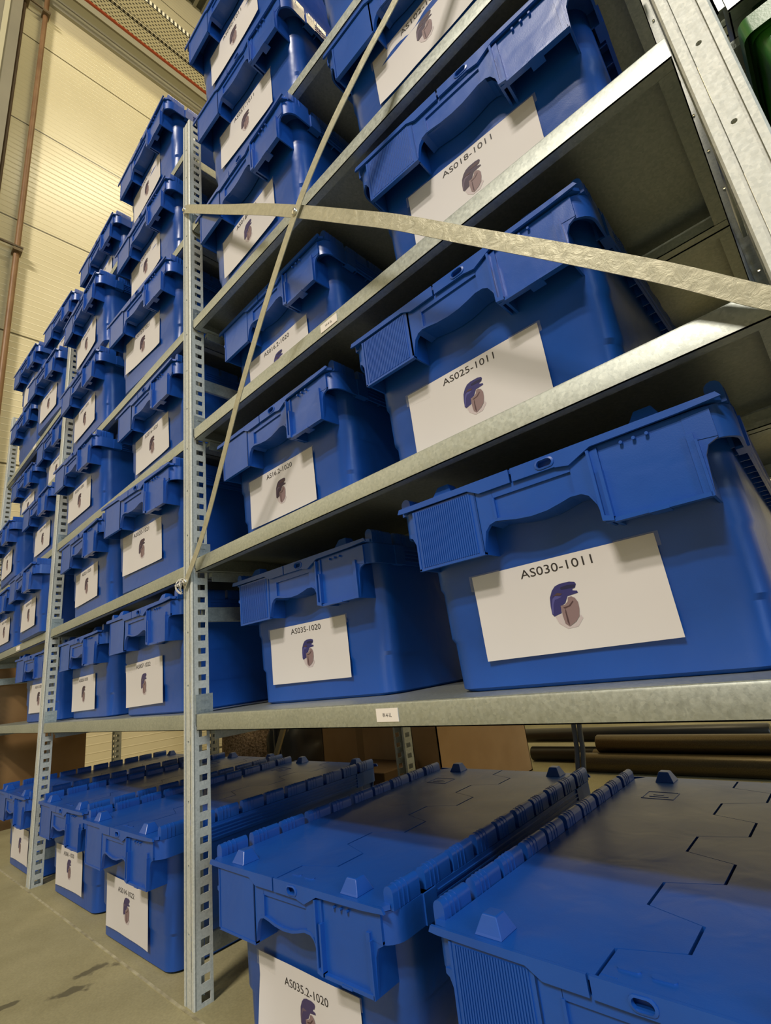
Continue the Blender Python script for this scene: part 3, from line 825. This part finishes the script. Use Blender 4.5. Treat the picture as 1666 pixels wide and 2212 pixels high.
# frayed string tied at the lower screw
b = MB()
random.seed(11)
pts0 = Vector((-.001, -.010, .702))
for k in range(7):
    p = pts0.copy(); path = [p.copy()]
    a = random.uniform(0, 6.28); cx = -.010 + random.uniform(-.006, .004); rr = random.uniform(.006, .016)
    for i in range(12):
        t = a + i * .42
        path.append(Vector((cx + math.cos(t) * rr * .8, -.012 + math.sin(t * 1.7) * .004, .700 - .006 + math.sin(t) * rr)))
    b.tube(path, .0007, 5)
tag(b.build('frayed_string', simple('white_string', (.70, .66, .58), .8), smooth=60), 'scrap of frayed white string tied to the lower strap screw', 'string')

# ------------------------------------------------------------------ shelf tags
def shelf_tag(bay, lvl, x0, x1, z0, z1, s, kx=1):
    sh = SHV[bay, lvl]
    b = MB(); zt = sh.location.z
    zc = -SH / 2; h = (z1 - z0) / 2
    o = sh.location.x
    b.box(x0 - o, x1 - o, .0040, .0048, zc - h, zc + h)
    t = b.build('shelf_tag', simple('tag_white', (.78, .72, .66), .5), sh)
    t['label'] = 'small white paper tag'
    if s:
        me = text_mesh(s, (x1 - x0) * .42, h * .62, (x0 + x1) / 2 - o, zc)
        for v in me.vertices: v.co = Vector((v.co.x, .0038, v.co.y))
        link('printed_code', me, t)
shelf_tag(0, 1, .499, .536, .4245, .440, 'W-4-1L')
shelf_tag(0, 3, .466, .506, 0, .0145, 'W-4-3L')
shelf_tag(-2, 2, -1.455, -1.40, 0, .016, None)
shelf_tag(-2, 5, -1.50, -1.45, 0, .016, None)

# ------------------------------------------------------------------ clutter behind the rack
def cardboard_box(name, loc, size, rot, label, flaps=True):
    r = link(name, None, None, loc, (0, 0, math.radians(rot))); tag(r, label, 'cardboard box')
    w, d, h = size; t = .004; b = MB()
    b.box(-w / 2, w / 2, 0, t, 0, h); b.box(-w / 2, w / 2, d - t, d, 0, h)
    b.box(-w / 2, -w / 2 + t, 0, d, 0, h); b.box(w / 2 - t, w / 2, 0, d, 0, h); b.box(-w / 2, w / 2, 0, d, 0, t)
    b.build('carton', CARD, r)
    if flaps:
        b = MB(); b.prism([(0, h), (-.06, h + .10), (-.062, h + .098), (-.002, h - .002)], -w / 2 + .01, w / 2 - .01, 'x')
        b.build('flap', CARD, r)
    b = MB(); b.box(-w * .16, -w * .10, -.0006, 0, .02, h); b.build('packing_tape', CARDDK, r)
    return r
cardboard_box('cardboard_box', (-.535, 1.00, 0), (.63, .60, .42), 0, 'large brown cardboard box standing behind the shelving under the lowest shelf')
b = MB(); b.box(-.12, .12, 0, .18, 0, .16)
tag(b.build('small_carton', simple('dark_cardboard', (.10, .055, .02), .8), bevel=.002, loc=(-.42, .80, 0)), 'small dark cardboard carton in front of the large box', 'cardboard box')
# tubes
def tube_thing(p, q, r, m, label):
    b = MB(); p = Vector(p); q = Vector(q); d = (q - p).normalized()
    b.tube([p, p + d * .004, q - d * .004, q], [r * .9, r, r, r * .9], 20)
    o = b.build('metal_tube', m, smooth=40); tag(o, label, 'tube', 'long tubes lying behind the shelving')
tube_thing((-.02, 1.615, .0345), (2.8, 1.66, .0345), .034, TUBE, 'bronze metal tube on the floor behind the shelving, nearest of the pile')
tube_thing((.02, 1.690, .0345), (2.8, 1.735, .0345), .034, TUBE, 'bronze metal tube second in the pile on the floor behind the shelving')
tube_thing((.06, 1.655, .0945), (2.8, 1.70, .0945), .033, TUBE, 'bronze metal tube lying on top of the two floor tubes')
tube_thing((-.30, 1.765, .0305), (.62, 1.81, .0305), .030, BLACKT, 'short black tube at the rear of the tube pile')
tube_thing((-.40, 1.79, .100), (.62, 1.80, .110), .030, BLACKT, 'black plastic tube lying on the rear of the pile, left end towards the carton')
# black hose and lath left
b = MB(); b.tube([(-.80, .74, 0), (-.80, .74, .2), (-.803, .74, .6), (-.80, .735, 1.2)], .014, 10)
tag(b.build('black_pole', BLACKF, smooth=40), 'dark vertical pole behind the crates beside the pale wooden lath', 'pole')
b = MB(); b.prism([(-.86, .0), (-.835, .0), (-.46, .60), (-.485, .60)], .66, .668)
tag(b.build('wooden_lath', WOOD), 'pale wooden lath leaning diagonally behind the crates', 'lath')
# fleece and film heap
def heap(name, cx, cy, rx, ry, rz, m, seed, label, cat, z=0):
    bm = bmesh.new(); bmesh.ops.create_icosphere(bm, subdivisions=4, radius=1)
    for v in bm.verts:
        k = 1 + .25 * noise.noise(v.co * 1.6 + Vector((seed, 0, 0))) + .08 * noise.noise(v.co * 6)
        v.co = Vector((cx + v.co.x * rx * k, cy + v.co.y * ry * k, z + max(0, v.co.z + .15) * rz * k))
    for f in bm.faces: f.smooth = True
    me = bpy.data.meshes.new(name); bm.to_mesh(me); bm.free(); me.materials.append(m)
    o = link(name, me); tag(o, label, cat)
heap('fleece_bundle', -1.42, 1.02, .17, .16, .36, FLEECE, 3, 'fluffy brown fleece bundle lying behind the floor crates', 'fleece')
heap('black_film_heap', -1.12, 1.12, .13, .20, .30, BLACKF, 7, 'crumpled black plastic film next to the brown fleece', 'plastic film')
b = MB()
random.seed(5)
for k in range(5):
    x = -.86 + k * .05; a = random.uniform(-.3, .3)
    b.prism([(x, .86), (x + .12, .86 + a * .1), (x + .13, .90), (x + .01, .91)], .0 + k * .003, .003 + k * .003, 'z')
tag(b.build('cardboard_scraps', CARD), 'torn flat cardboard scraps on the floor behind the crates', 'cardboard')
# grey cables hanging near the tubes
for k, dx in enumerate((0, .013)):
    b = MB(); b.tube([(.445 + dx, .66, .55), (.447 + dx, .66, .36), (.440 + dx, .66, .27), (.425 + dx, .665, .20), (.40 + dx, .67, .006)], .0055, 8)
    tag(b.build('grey_cable', CABLE, smooth=50), 'grey cable hanging down behind the floor crates, %s of the pair' % ('left' if k == 0 else 'right'), 'cable', 'grey cables behind the shelving')
